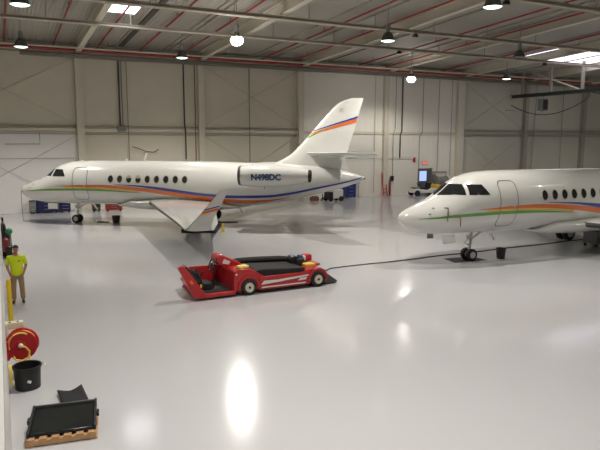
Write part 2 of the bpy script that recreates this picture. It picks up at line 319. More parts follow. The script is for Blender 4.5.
def make_jet(loc, rz, label):
    J = empty('business_jet', loc, rz, label, 'airplane')
    # fuselage with painted stripes
    mb = MB(); n = 40; al = sorted(set(list(np.linspace(.0, 5, 46))+list(np.linspace(5, 12, 15))+list(np.linspace(12, 20.2, 40))))
    rings = []
    for a in al:
        t, b, wd = TOP(a), BOT(a), WID(a)
        rings.append([(a, wd*math.sin(2*math.pi*k/n), (t+b)/2+(t-b)/2*math.cos(2*math.pi*k/n)) for k in range(n)])
    mb.loft(rings)
    G = pchip([.6, 1, 2, 3, 4, 5, 6, 7, 7.9], [1.9, 1.92, 2.0, 2.04, 2.06, 2.05, 2.02, 1.96, 1.9]); GW = pchip([.6, 1.5, 3, 5, 6.5, 7.9], [.02, .08, .13, .12, .08, .015])
    O = pchip([2.9, 3.5, 4.4, 5.5, 6.5, 7.9, 9.3, 10.7, 12.6, 14, 15, 16.1], [2.23, 2.24, 2.26, 2.26, 2.22, 2.1, 1.92, 1.74, 1.52, 1.47, 1.53, 1.7]); OW = pchip([2.9, 4.4, 6, 8, 12, 14, 16.1], [.015, .11, .16, .2, .25, .2, .02])
    B = pchip([6.3, 7.8, 9, 10.2, 11.8, 13.2, 15, 16.1, 17.8, 19.2, 20.1], [2.38, 2.29, 2.16, 2.0, 1.82, 1.75, 1.79, 1.93, 2.27, 2.57, 2.82]); BW = pchip([6.3, 7.8, 9.5, 13, 16, 19, 20.1], [.015, .08, .16, .17, .13, .09, .06])
    Y_ = lambda a: (O(a)-OW(a)/2+G(a)+GW(a)/2)/2 if a < 7.9 else O(a)-OW(a)/2-.03
    YW_ = lambda a: max(.012, min(.07, (O(a)-OW(a)/2-G(a)-GW(a)/2)*.9)) if a < 7.9 else .04
    for sg in (-1, 1):
        mb.mi = 1; strip(mb, G, GW, .6, 7.9, sg, .006)
        mb.mi = 3; strip(mb, Y_, YW_, 3.3, 7.8, sg, .005)
        mb.mi = 2; strip(mb, O, OW, 2.9, 16.1, sg, .006, 90)
        mb.mi = 4; strip(mb, B, BW, 6.3, 20.1, sg, .007, 100)
    mb.build('fuselage', ['white', 'green', 'orange', 'yellowst', 'blue'], J, smooth=40)
    # belly fairing
    mb = MB(); rings = []
    for a, hw, b in ((6.0, .25, 1.13), (6.4, .8, 1.04), (7.2, 1.2, .93), (8.4, 1.36, .87), (11, 1.36, .86), (12.2, 1.2, .92), (13.2, .8, 1.04), (13.9, .2, 1.16)):
        zc = 1.5 if 6.4 < a < 13 else 1.3
        rings.append([(a, hw*math.copysign(abs(math.sin(q))**.8, math.sin(q)), zc-.12+(zc-.12-b)*math.cos(q)*(.3 if math.cos(q) > 0 else 1)) for q in [2*math.pi*k/28 for k in range(28)]])
    mb.loft(rings).build('belly_fairing', 'white', J, smooth=50)
    # cabin door outline
    def rr(a0, a1, z0, z1, r, m=6):
        P = []
        for (ca, cz, s0) in ((a1-r, z1-r, 0), (a0+r, z1-r, 90), (a0+r, z0+r, 180), (a1-r, z0+r, 270)):
            for k in range(m+1):
                q = math.radians(s0+90*k/m); P.append((ca+r*math.cos(q), cz+r*math.sin(q)))
        out = []
        for i, p in enumerate(P):
            q = P[(i+1) % len(P)]; k = max(1, int(math.hypot(q[0]-p[0], q[1]-p[1])/.1))
            out += [(p[0]+(q[0]-p[0])*j/k, p[1]+(q[1]-p[1])*j/k) for j in range(k)]
        return out
    mb = MB(); o1 = [side(a, z, -1, .008) for a, z in rr(3.86, 4.75, 1.46, 3.3, .22)]; o2 = [side(a, z, -1, .008) for a, z in rr(3.895, 4.715, 1.495, 3.265, .195)]
    m_ = min(len(o1), len(o2))
    def resamp(P, k):
        L = [0]
        for i in range(len(P)): L.append(L[-1]+(P[(i+1) % len(P)]-P[i]).length)
        return [P[int(np.searchsorted(L, t, 'right')-1) % len(P)].lerp(P[int(np.searchsorted(L, t, 'right')) % len(P)], (t-L[int(np.searchsorted(L, t, 'right')-1)])/max(1e-6, L[int(np.searchsorted(L, t, 'right'))]-L[int(np.searchsorted(L, t, 'right')-1)])) for t in np.linspace(0, L[-1]*.99999, k, endpoint=False)]
    mb.loft([resamp(o1, 90), resamp(o2, 90)], cap=False)
    mb.mi = 1; mb.loft([[side(a, 2.28+dz, -1, .012) for a in (4.5, 4.62)] for dz in (0, .04)], cap=False, closed=False)
    tag(mb.build('cabin_door', ['line', 'steel'], J), 'outlined passenger door')
    # cabin windows
    for i in range(9):
        a = 6.14+.534*i; zc = 2.675
        def oval(ra, rz, e): return [side(a+ra*math.cos(2*math.pi*k/24), zc+rz*math.sin(2*math.pi*k/24), -1, e) for k in range(24)]
        mb = MB(); r1, r2 = oval(.18, .235, .004), oval(.142, .19, .012); mb.loft([r1, r2], cap=False); mb.mi = 1
        mb.add(r2, [tuple(range(24))])
        if i in (2, 3):
            lo = [p+Vector((0, -.003, 0)) for p in r2[1:12]]
        cw = mb.build('cabin_window', ['bezel', 'glass'], J)
        if i in (2, 3): MB().add(lo, [tuple(range(len(lo)))]).build('window_shade', 'shade', cw)
    # cockpit panes, both sides
    def quad(fn, P, k=6):
        rows = []
        for i in range(k+1):
            u = i/k; r = []
            for j in range(k+1):
                v = j/k; x = (1-u)*(1-v)*P[0][0]+(1-u)*v*P[1][0]+u*v*P[2][0]+u*(1-v)*P[3][0]; z = (1-u)*(1-v)*P[0][1]+(1-u)*v*P[1][1]+u*v*P[2][1]+u*(1-v)*P[3][1]
                r.append(fn(x, z))
            rows.append(r)
        return rows
    for sg in (-1, 1):
        for P in (((1.62, 2.80), (2.16, 3.14), (2.52, 3.17), (2.45, 2.78)), ((2.57, 2.78), (2.63, 3.17), (3.18, 3.16), (3.42, 2.78))):
            MB().loft(quad(lambda x, z: side(x, z, sg, .009), P), cap=False, closed=False).build('cockpit_window', 'glass', J)
        P = ((.05*sg, 2.74), (.05*sg, 3.16), (.44*sg, 3.17), (.62*sg, 2.78))
        MB().loft(quad(lambda y, z: front(y, z, .012), P), cap=False, closed=False).build('windshield', 'glass', J)
    # wings with blended winglets
    for sg in (-1, 1):
        mb = MB(); secs = []
        for (b, le, te, z, th, up) in ((.7, 7.9, 12.5, 1.36, .44, (0, 0, 1)), (1.3, 8.3, 12.5, 1.36, .42, (0, 0, 1)), (4.4, 10.05, 13.0, 1.33, .3, (0, 0, 1)), (8.0, 12.1, 14.05, 1.28, .2, (0, 0, 1)), (9.8, 13.1, 14.36, 1.25, .14, (0, 0, 1)),
                                       (10.15, 13.32, 14.36, 1.30, .11, (0, -.45, .9)), (10.36, 13.55, 14.42, 1.5, .09, (0, -.8, .6)), (10.47, 13.9, 14.56, 1.85, .08, (0, -.97, .2)), (10.62, 14.88, 15.2, 2.95, .04, (0, -.99, .1)), (10.63, 15.05, 15.24, 3.0, .015, (0, -.99, .1))):
            u = Vector((0, up[1]*sg, up[2])).normalized(); secs.append(airfoil(le, te, z, sg*b, th, 9, u))
        mb.loft(secs)
        npt = len(secs[0])
        for fi, fc in enumerate(mb.f):                 # bare metal leading edge
            if len(fc) == 4 and all((v % npt) in (0, 1, npt-1) for v in fc): mb.m[fi] = 1
        for mi, z0, z1 in ((2, 2.42, 2.48), (3, 2.28, 2.39), (4, 2.22, 2.26)):
            mb.mi = mi
            for face in (1, -1):
                def wl(x, z):
                    t = (z-1.85)/(2.95-1.85); le = 13.9+.98*t; te = 14.56+.64*t; b = 10.47+.15*t; f = (x-le)/(te-le)
                    th = .08+(.04-.08)*t; ff = max(0, min(1, f)); d = 5*th*(.2969*math.sqrt(ff)-.126*ff-.3516*ff*ff+.2843*ff**3-.1036*ff**4)
                    return Vector((x, sg*b+face*(d+.006), z))
                rows = []
                for k in range(9):
                    f = k/8; r = []
                    for zz in (z0, z1):
                        zq = zz+.16*f-.3; t = (zq-1.85)/1.1; le = 13.9+.98*t; te = 14.56+.64*t; r.append(wl(le+(te-le)*(.03+.94*f), zq))
                    rows.append(r)
                mb.loft(rows, cap=False, closed=False)
        mb.build('wing', ['white', 'darksteel', 'blue', 'orange', 'yellowst'], J, smooth=40)
    # fin
    FL = pchip([3.3, 3.62, 4.02, 4.5, 4.85, 6.09, 6.84, 6.95, 7.1], [14.6, 15.36, 16.09, 16.6, 16.93, 18.02, 18.78, 18.98, 19.5]); FT = pchip([3.0, 3.33, 3.76, 4.15, 5.66, 7.1], [19.75, 19.31, 19.14, 19.25, 19.7, 20.1])
    def fth(z): return .40-.27*(z-3.3)/3.8 if z < 7 else .08
    mb = MB(); zs = [3.2, 3.4, 3.62, 3.8, 4.02, 4.3, 4.6, 5, 5.4, 5.8, 6.2, 6.6, 6.84, 6.95, 7.05, 7.1]
    mb.loft([airfoil(FL(z), FT(z), z, 0, fth(z), 9, (0, 1, 0)) for z in zs])
    for mi, za, zb, w_ in ((1, 5.33, 6.08, .11), (2, 5.17, 5.90, .21), (3, 4.98, 5.42, .09)):
        mb.mi = mi
        for sg in (-1, 1):
            rows = []
            for k in range(13):
                f = k/12; z = za+(zb-za)*f
                xa, xb = FL(za)+.02, (FT(zb)-.02 if mi < 3 else FL(za)+1.0); x = xa+(xb-xa)*f; r = []
                ww = w_*(.35+.65*f) if mi < 3 else w_*(1-.7*f)
                for zz in (z-ww/2, z+ww/2):
                    le, te, th = FL(zz), FT(zz), fth(zz); xx = max(x, le+.01); ff = max(0, min(1, (xx-le)/(te-le))); d = 5*th*(.2969*math.sqrt(ff)-.126*ff-.3516*ff*ff+.2843*ff**3-.1036*ff**4)
                    r.append(Vector((xx, sg*(d+.008), zz)))
                rows.append(r)
            mb.loft(rows, cap=False, closed=False)
    mb.build('tail_fin', ['white', 'blue', 'orange', 'green'], J, smooth=40)
    MB().cyl((18.9, -.12, 6.5), (18.9, .12, 6.5), .10, n=14).build('fin_light', 'bezel', J)
    for sg in (-1, 1):
        mb = MB(); secs = []
        for le, te, z0, z1, b, th in ((16.95, 19.05, 4.15, 3.84, .05, .2), (17.9, 19.6, 4.18, 3.87, 1.3, .17), (18.95, 20.15, 4.21, 3.92, 2.6, .12), (19.9, 20.85, 4.22, 4.06, 3.65, .07), (20.3, 20.9, 4.21, 4.12, 3.75, .03)):
            secs.append([Vector((p.x, p.y, z0+(z1-z0)*(p.x-le)/(te-le)+p.z)) for p in airfoil(le, te, 0, sg*b, th)])
        mb.loft(secs)
        mb.build('tailplane', 'white', J, smooth=40)
    # engines
    for sg in (-1, 1):
        c = (.1, sg*1.98, 2.98)
        e = MB().lathe([(.44, 13.62), (.50, 13.58), (.535, 13.7), (.575, 14.1), (.59, 14.7), (.57, 15.4), (.51, 16.1), (.42, 16.8), (.33, 17.25), (.30, 17.25)], c, (1, 0, 0), 32).build('engine_nacelle', 'white', J, smooth=40)
        MB().lathe([(.445, 13.66), (.50, 13.55), (.54, 13.66), (.545, 13.70)], c, (1, 0, 0), 32).build('inlet_lip', 'darksteel', e)
        MB().lathe([(.44, 13.64), (.42, 14.0), (.42, 14.4), (.0, 14.4)], c, (1, 0, 0), 32).lathe([(.001, 14.1), (.08, 14.25), (.11, 14.4)], c, (1, 0, 0), 16).build('fan', 'black', e)
        MB().lathe([(.325, 17.22), (.335, 17.26), (.315, 17.38), (.28, 17.38), (.27, 17.1), (0, 17.1)], c, (1, 0, 0), 28).build('exhaust_nozzle', 'black', e)
        MB().loft([airfoil(14.2, 17.0, 2.98, sg*.7, .26), airfoil(14.3, 16.7, 2.98, sg*1.6, .22)]).build('engine_pylon', 'white', J, smooth=40)
        # drain mast under the nacelle
        MB().cyl((15.0, sg*1.98, 2.42), (15.0, sg*1.98, 2.28), .02, n=6).build('drain_mast', 'line', e)
    me = text_mesh('N498DC', .43, .0, .022); bm = bmesh.new(); bm.from_mesh(me)
    bmesh.ops.remove_doubles(bm, verts=bm.verts[:], dist=1e-5); bmesh.ops.triangulate(bm, faces=bm.faces[:])
    bmesh.ops.subdivide_edges(bm, edges=bm.edges[:], cuts=3, use_grid_fill=True)
    for v in bm.verts:
        x, y = v.co.x, v.co.y; a = 15.18+x*.97; rad = .597 if a < 15 else .597-.09*((a-14.7)/1.5)**1.6; rad = max(.5, rad); zz = y-.06
        v.co = (a, -1.98-math.sqrt(max(.01, rad*rad-zz*zz))-.012, 2.98+zz)
    bm.to_mesh(me); bm.free(); me.materials.clear(); me.materials.append(M['navy']); o = D.objects.new('registration', me); COL.objects.link(o); o.parent = J; tag(o, 'navy registration lettering')
    # gear
    g = MB().cyl((3.45, 0, .3), (3.55, 0, 1.2), .06, n=12).cyl((3.45, 0, .3), (3.5, 0, .75), .045, n=12).tube([(3.5, 0, .6), (3.2, 0, .75), (3.5, 0, .95)], .025).tube([(3.5, 0, .85), (4.2, 0, 1.25)], .04).cyl((3.45, -.2, .25), (3.45, .2, .25), .04, n=10).box((3.42, 0, .95), (.12, .2, .16)).build('nose_gear', 'lightgrey', J)
    def wheel(x, y, r, w_, par):
        MB().lathe([(r*.55, -w_/2), (r*.85, -w_/2), (r*.97, -w_*.35), (r, 0), (r*.97, w_*.35), (r*.85, w_/2), (r*.55, w_/2)], (x, y, r), (0, 1, 0), 24).build('tyre', 'tyre', par)
        MB().lathe([(0, -w_*.42), (r*.3, -w_*.42), (r*.56, -w_*.5), (r*.56, w_*.5), (r*.3, w_*.42), (0, w_*.42)], (x, y, r), (0, 1, 0), 20).build('wheel_hub', 'lightgrey', par)
    for sg in (-1, 1): wheel(3.45, sg*.17, .25, .18, g)
    MB().box((2.15, -.36, 1.0), (.6, .02, .34)).build('nose_gear_door', 'doorwhite', J, bev=.005)
    MB().box((1.7, .25, 1.08), (.3, .02, .22)).build('nose_gear_door', 'grey', J, bev=.005)  # far door; the grey colour stands in for its shaded side
    for sg in (-1, 1):
        mg = MB().cyl((11.15, sg*2.2, .3), (11.15, sg*2.05, 1.3), .085, n=12).cyl((11.15, sg*2.2-.3, .36), (11.15, sg*2.2+.3, .36), .06, n=10).tube([(11.15, sg*2.2, .6), (11.45, sg*2.2, .75), (11.15, sg*2.15, 1.0)], .035).tube([(11.15, sg*2.15, .85), (11.15, sg*1.3, 1.2)], .05).build('main_gear', 'lightgrey', J)
        for dy in (-.2, .2): wheel(11.15, sg*2.2+dy, .36, .24, mg)
        MB().box((11.15, sg*2.46, 1.0), (.7, .02, .55)).build('main_gear_door', 'white', J)
    # antennas
    mb = MB(); blade(mb, 4.36, 0, 1.18, -.42, .17, .32, .05); mb.build('belly_antenna', 'doorwhite', J)
    mb = MB(); blade(mb, 7.55, 0, 3.63, .46, .18, .22, .04); mb.build('top_antenna', 'white2', J)
    MB().sphere((6.6, 0, 3.68), .07, 12).build('beacon', 'white2', J)
    MB().cyl((20.12, 0, 2.76), (20.26, 0, 2.76), .075, .05, n=14).build('tail_light', 'black', J)
    MB().sphere((3.9, 0, 3.63), .06, 12).build('roof_beacon', 'white2', J)
    mb = MB()
    for (a, z) in ((1.2, 2.32), (1.0, 2.1)):
        p = side(a, z, -1, 0); mb.tube([p, p+Vector((0, -.08, -.02)), p+Vector((-.12, -.10, -.02))], .012, 6)
    mb.build('pitot_probe', 'darksteel', J)
    mb = MB(); mb.cyl((13.2, -.3, 1.2), (13.45, -.45, .82), .04, n=8); mb.build('rear_antenna', 'white2', J)
    return J
jetA = make_jet((1.066, 38.842, 0), -.5888, 'white business jet seen whole at the far wall, with registration letters on its engine')
jetB = copy_tree(jetA, None, ('registration', 'window_shade', 'top_antenna', 'roof_beacon', 'beacon'))
jetB.location = (13.472, 18.42, 0); jetB.rotation_euler.z = -.05718
jetB['label'] = 'white business jet entering the photo from the right, only its front half in view'
mb = MB()
for (a, z, L) in ((1.62, 2.30, .5), (2.05, 1.98, .35)):
    p = side(a, z, -1, .03); mb.tube([p, p+Vector((.0, -.1, 0)), p+Vector((-.18, -.12, .02))], .022, 6); mb.bb((p.x-.015, p.y-.125, p.z-L), (p.x+.015, p.y-.105, p.z))
tag(mb.build('probe_cover', 'brown', jetB), 'brown streamer covers on the probes')
mb = MB(); mb.tube([(0, 0, 1.88), (-.02, 0, 1.2), (.0, 0, .4), (.03, 0, .012)], .012, 6); mb.build('grounding_cable', 'darkpipe', jetA)

# ------------------------------------------------------------------ red aircraft tug (origin at its near left end on the floor, +x to the right)
T = empty('aircraft_tug', (4.6, 17.0, 0), math.radians(.5), 'long low red aircraft tug in the middle of the pale floor', 'tug')
def wheel2(x, y, par, r=.26, w_=.2, s=-1):
    wq = MB().lathe([(r*.5, -w_/2), (r*.85, -w_/2), (r*.97, -w_*.35), (r, 0), (r*.97, w_*.35), (r*.85, w_/2), (r*.5, w_/2)], (x, y, r), (0, 1, 0), 28).build('wheel', 'tyre', par)
    MB().lathe([(0, -.06), (r*.14, -.06), (r*.16, -.045), (r*.5, -.035), (r*.56, -.055), (r*.6, -.03), (r*.6, .05)], (x, y+s*.06, r), (0, 1, 0) if s < 0 else (0, -1, 0), 24).build('wheel_hub', 'hub', wq)
    MB().cyl((x, y+s*.125, r), (x, y+s*.1, r), r*.16, n=14).build('hub_cap', 'black', wq)
W2 = 1.75
# main hull: side profile extruded across the width
mb = MB()
prof = [(1.7, .16), (1.72, .8), (1.85, .86), (2.25, .84), (2.62, .66), (4.2, .60), (4.55, .64), (4.95, .56), (5.02, .34), (4.95, .16)]
mb.prism([(x, .04, z) for x, z in prof], (0, W2-.08, 0))
hull = mb.build('hull', 'red', T, bev=.03)
mb = MB(); mb.prism([(.5, .0, .08), (1.75, 0, .08), (1.75, 0, .2), (.62, 0, .2)], (0, W2, 0)); mb.build('floor_pan', 'red', T, bev=.02)
MB().bb((.78, .12, .2), (1.68, W2-.15, .215)).build('floor_mat', 'mattblack', T)
# slanted end plate with its dark uprights
mb = MB(); mb.prism([(.66, 0, .08), (.78, 0, .20), (.13, 0, 1.13), (.02, 0, 1.13), (-.05, 0, 1.06), (.4, 0, .14)], (0, .16, 0)); mb.prism([(.60, .16, .10), (.70, .16, .2), (.55, .16, .42), (.45, .16, .38)], (0, W2-.18, 0)); mb.build('end_plate', 'red', T, bev=.02)
MB().prism([(.14, .02, 1.12), (.20, .02, 1.12), (.62, .02, .6), (.56, .02, .56)], (0, .3, 0)).tube([(.5, .3, .66), (.58, .3, .95)], .03).tube([(.62, .3, .5), (.78, .3, .85)], .03).build('pad', 'black', T)
MB().box((.33, -.012, .62), (.12, .03, .08), ('Y', .9)).build('marker_light', 'orange_lens', T)
MB().box((.62, -.01, .48), (.05, .03, .1)).build('reflector', 'yellow', T)
# far side wall of the operator bay and seat
MB().bb((.75, W2-.12, .18), (1.75, W2-.02, .74)).build('side_wall', 'red', T, bev=.02)
st = MB().bb((.75, .45, .21), (1.15, 1.05, .42)).build('seat', 'blackcloth', T, bev=.04)
MB().box((.72, .75, .6), (.1, .6, .42), ('Y', -.35)).build('backrest', 'blackcloth', st, bev=.04)
# steering console and wheel
co = MB().prism([(1.33, .7, 1.02), (1.38, .7, 1.20), (1.55, .7, 1.24), (2.3, .7, .86), (2.3, .7, .6), (1.75, .7, .6), (1.55, .7, .82)], (0, .55, 0)).build('steering_console', 'red', T, bev=.05)
MB().prism([(1.56, .694, .96), (1.62, .694, 1.1), (1.84, .694, 1.0), (1.78, .694, .9)], (0, .004, 0)).build('emblem', 'emblem', co)
MB().tube([(1.6, .8, .86), (1.24, .6, .95)], .03).tube([(1.24, .6, .95), (1.22, .6, .6), (1.22, .6, .2)], .025).build('steering_column', 'black', T)
mb = MB(); c = Vector((1.17, .6, .98)); ax = Vector((-.85, 0, .35)).normalized(); rg = mb.ring(c, ax, .2, 28); mb.tube(rg+[rg[0]], .022, 8)
for k in (0, 9, 19): mb.tube([c, rg[k]], .014, 6)
mb.cyl(c-ax*.03, c+ax*.03, .045, n=12); mb.build('steering_wheel', 'black', T)
# deck: black cradle pad and long black strap bundle, strap, clutter belonging to the tug
MB().prism([(2.45, .03, .74), (2.75, .03, .54), (3.95, .03, .50), (4.25, .03, .64), (4.15, .03, .70), (2.6, .03, .79)], (0, 1.2, 0)).build('cradle_pad', 'blackcloth', T, bev=.03)
mb = MB()
for dy in (0, .18): mb.tube([(2.1, 1.3+dy, .80), (2.4, 1.3+dy, .84), (3.2, 1.3+dy, .82), (3.9, 1.3+dy, .78), (4.2, 1.32+dy, .74)], .085, 10)
mb.build('side_rail', 'blackcloth', T)
MB().box((4.35, .9, .72), (.3, .5, .26)).cyl((4.2, .75, .78), (4.2, 1.15, .78), .17, n=18).build('winch', 'black', T, bev=.02)
MB().box((4.6, .55, .66), (.4, .3, .12)).build('strap_bundle', 'hose', T, bev=.03)
MB().box((4.5, 1.0, .86), (.13, .2, .14)).build('control_box', 'bluedot', T, bev=.02)
MB().box((4.62, .95, .82), (.1, .16, .16)).build('white_tag', 'white2', T, bev=.02)
MB().box((4.78, 1.05, .82), (.3, .3, .22)).build('tail_cover', 'redd', T, bev=.05)
MB().box((2.05, .2, .90), (.36, .24, .1), ('Z', .2)).build('wheel_chock', 'hose', T, bev=.03)
# side skirt with pale lettering stripes
sk = MB().bb((2.55, -.01, .14), (4.35, .05, .56)).build('side_skirt', 'red', T, bev=.015)
mb = MB().prism([(2.6, -.018, .30), (3.25, -.018, .34), (4.3, -.018, .42), (4.3, -.018, .47), (3.2, -.018, .41), (2.7, -.018, .42)], (0, .01, 0)).bb((2.62, -.018, .19), (4.2, -.012, .23))
mb.prism([(3.1, -.02, .33), (3.3, -.02, .40), (3.5, -.02, .42), (3.35, -.02, .34)], (0, .01, 0)).prism([(3.9, -.02, .3), (4.0, -.02, .38), (4.25, -.02, .39), (4.2, -.02, .31)], (0, .01, 0))
mb.build('side_stripe', 'emblem', sk)
for x in (2.2, 4.68):
    wheel2(x, .08, T); wheel2(x, W2-.08, T, s=1)
for x in (2.2, 4.68):
    arc = lambda rr: [(x+rr*math.cos(q), -.015, .27+rr*math.sin(q)) for q in np.linspace(math.pi*1.05, -.05*math.pi, 20)]
    MB().prism(arc(.36)+arc(.3)[::-1], (0, .2, 0)).build('wheel_arch', 'red', T)
MB().prism([(4.98, .15, .22), (5.05, .15, .42), (5.5, .15, .1), (5.48, .15, .02), (5.0, .15, .05)], (0, 1.4, 0)).build('ramp', 'darksteel', T, bev=.01)
MB().bb((4.7, .5, .6), (5.03, 1.6, .68)).build('rear_deck', 'red', T, bev=.02)
MB().sphere((1.78, .03, .7), .03, 10).build('side_button', 'white2', T)
# cable lying on the floor
pts = [(10.2, 18.6, .25), (10.6, 18.9, .05)]+[(11.0+.6*i, 19.28+.012*i+.04*math.sin(i*.9), .018) for i in range(27)]
tag(MB().tube(pts, .022, 8).build('power_cable', 'darkpipe'), 'thin dark cable trailing across the floor from the red tug to beneath the right jet', 'cable')

# ------------------------------------------------------------------ mats, buckets and chocks near the gear
tag(MB().prism([(16.03, 18.02, .0), (17.62, 17.87, .0), (17.58, 18.75, .0), (16.2, 18.93, .0)], (0, 0, .004)).build('floor_mat', 'mattblack'), 'black rubber drip mat under the nose wheel of the right jet', 'mat')
def bucket(x, y, r, h, label, grp='black buckets by the nose wheels'):
    root = empty('bucket', (x, y, 0), 0, label, 'bucket', grp)
    MB().lathe([(0, .012), (r*.8, .012), (r*.8, 0), (r*.82, 0), (r*.98, h-.03), (r*1.05, h-.03), (r*1.05, h), (r*.95, h), (r*.78, .03), (0, .03)], (0, 0, 0), (0, 0, 1), 28).build('body', 'black', root)
    MB().tube([(r*1.03*math.cos(t), r*1.03*math.sin(t)*.2-r*.9*abs(math.sin(t))*.5, h-.04-r*.5*math.sin(t)) for t in np.linspace(0, math.pi, 13)], .008, 6).build('handle', 'steel', root)
bucket(18.34, 17.88, .2, .44, 'black bucket on the floor just behind the nose wheel of the right jet')
bucket(5.95, 35.85, .24, .42, 'black bucket on the floor behind the nose wheel of the left jet')
tag(MB().prism([(4.95, 36.55, 0), (5.5, 36.15, 0), (5.62, 36.25, 0), (5.1, 36.75, 0)], (0, 0, .05)).tube([(5.5, 36.2, .04), (5.6, 36.12, .04)], .02).build('wheel_chock', 'black', bev=.01), 'dark wheel chock lying between nose wheel and bucket at the left jet', 'chock')
tag(MB().prism([(8.3, 30.3, 0), (9.95, 29.6, 0), (10.35, 30.95, 0), (8.7, 31.75, 0)], (0, 0, .004)).build('floor_mat', 'mattblack'), 'black mat under the near main wheels below the left jet winglet', 'mat')
tag(MB().prism([(11.0, 34.0, 0), (12.6, 33.2, 0), (12.3, 32.6, 0), (10.7, 33.4, 0)], (0, 0, .004)).build('floor_mat', 'mattblack'), 'black mat under the far main wheels of the left jet', 'mat')
r_ = empty('safety_cone', (10.45, 29.9, 0), 0, 'small yellow cone on the floor below the winglet', 'cone'); MB().lathe([(0, 0), (.16, 0), (.16, .03), (.1, .04), (.03, .45), (0, .45)], (0, 0, 0), (0, 0, 1), 16).build('body', 'hose', r_)
# dark cart under the right jet's wing
c_ = empty('equipment_cart', (24.6, 18.2, 0), .1, 'dark equipment cart below the wing root of the right jet', 'cart')
MB().bb((-.45, -.35, .14), (.45, .35, .72)).build('body', 'grey', c_, bev=.03); MB().bb((-.46, -.36, .72), (.46, .36, .76)).build('lid', 'black', c_, bev=.01)
for sx in (-.35, .35):
    for sy in (-.27, .27): MB().cyl((sx, sy-.025, .07), (sx, sy+.025, .07), .07, n=14).build('caster', 'tyre', c_)

# ------------------------------------------------------------------ person by the left wall (faces the camera)
def skin(name, chains, m, parent, sub=2, weld=True):
    vs, es, rs, idx = [], [], [], {}
    for ch in chains:
        prev = None
        for (p, r) in ch:
            k = tuple(round(q, 4) for q in p)
            if k not in idx: idx[k] = len(vs); vs.append(p); rs.append(r)
            i = idx[k]
            if prev is not None and prev != i: es.append((prev, i))
            prev = i
    me = D.meshes.new(name); me.from_pydata(vs, es, []); o = D.objects.new(name, me); COL.objects.link(o)
    o.modifiers.new('s', 'SKIN').use_smooth_shade = True; o.modifiers.new('d', 'SUBSURF').levels = sub
    o.modifiers['d'].render_levels = sub
    for i, r in enumerate(rs):
        q = me.skin_vertices[0].data[i]; q.radius = r if isinstance(r, tuple) else (r, r); q.use_root = (i == 0)
    bpy.context.view_layer.update()
    nm = D.meshes.new_from_object(o.evaluated_get(bpy.context.evaluated_depsgraph_get())); o.modifiers.clear(); o.data = nm; D.meshes.remove(me)
    nm.name = name; nm.materials.clear(); nm.materials.append(M[m]); nm.shade_smooth()
    if parent: o.parent = parent
    return o
Pn = empty('person', (.27, 19.35, 0), math.radians(-4), 'person in a neon yellow shirt and khaki trousers standing by the left wall', 'person')
pel = ((0, 0, .93), (.15, .11)); legs = []
ch = [[pel, ((0, 0, 1.08), (.145, .105)), ((0, .0, 1.25), (.165, .115)), ((0, .01, 1.38), (.15, .1)), ((0, .01, 1.46), (.06, .06)), ((0, 0, 1.52), (.055, .055))]]
for s in (-1, 1):
    ch.append([pel, ((s*.095, 0, .86), (.09, .09)), ((s*.115, -.01, .5), (.058, .06)), ((s*.12, .015, .3), (.055, .056)), ((s*.125, .02, .09), (.04, .042)), ((s*.135, -.06, .045), (.04, .035)), ((s*.145, -.16, .035), (.04, .03))])
    ch.append([((0, .01, 1.38), (.15, .1)), ((s*.19, .015, 1.38), (.062, .062)), ((s*.265, .03, 1.14), (.046, .046)), ((s*.2, -.08, .95), (.033, .033)), ((s*.175, -.115, .89), (.03, .036)), ((s*.16, -.13, .85), (.026, .036))])
    w0 = Vector((s*.16, -.13, .85))
    for k, L in enumerate((.062, .07, .066, .052)):
        o0 = w0+Vector((-s*.004, -.03+.02*k, 0)); ch.append([((s*.16, -.13, .85), (.026, .036)), (tuple(o0+Vector((-s*.006, 0, -.025))), .010), (tuple(o0+Vector((-s*.022, 0, -.025-L*.5))), .0095), (tuple(o0+Vector((-s*.05, .006, -.02-L*.75))), .008)])
    ch.append([((s*.175, -.115, .89), (.03, .036)), (tuple(w0+Vector((-s*.03, -.03, .012))), .011), (tuple(w0+Vector((-s*.055, -.035, -.02))), .009)])
ch[0] += [((0, -.012, 1.575), (.066, .08)), ((0, -.012, 1.64), (.075, .09)), ((0, -.004, 1.70), (.058, .07))]
body = skin('body', ch, 'skin', Pn)
MB().sphere((-.03, -.097, 1.64), .011, 8).sphere((.03, -.097, 1.64), .011, 8).build('eyes', 'eye', body)
MB().prism([(-.012, -.095, 1.60), (.012, -.095, 1.60), (0, -.095, 1.65)], (0, -.025, -.004)).build('nose', 'skin', body, bev=.005)
MB().box((0, -.088, 1.572), (.045, .016, .01)).build('mouth', 'lip', body, bev=.003)
for s in (-1, 1): MB().sphere((s*.078, .0, 1.63), .03, 10, (.4, .7, 1.1)).build('ear', 'skin', body)
hm = MB(); n = 20; rings = []
for i in range(8):
    t = i/7*math.pi*.56; rings.append([(.083*math.sin(t)*math.cos(2*math.pi*k/n), .012+.099*math.sin(t)*math.sin(2*math.pi*k/n)*(1 if math.sin(2*math.pi*k/n) > 0 else max(.86, 1-.3*max(0, t-1))), 1.665+.095*math.cos(t)+(.035 if i > 4 and math.sin(2*math.pi*k/n) < -.3 else 0)) for k in range(n)])
hm.loft([[(p[0]+.0001*k, p[1], p[2]) for k, p in enumerate(r)] for r in rings], cap=False).build('hair', 'hair', body)
sh = [[((0, 0, .80), (.18, .145)), ((0, 0, .93), (.19, .15)), ((0, -.01, 1.06), (.19, .15)), ((0, -.005, 1.25), (.195, .14)), ((0, .01, 1.38), (.165, .115)), ((0, .01, 1.445), (.085, .08))]]
for s in (-1, 1): sh.append([((0, .01, 1.38), (.165, .115)), ((s*.195, .015, 1.385), (.08, .08)), ((s*.235, .02, 1.24), (.077, .077)), ((s*.258, .027, 1.15), (.072, .072))])
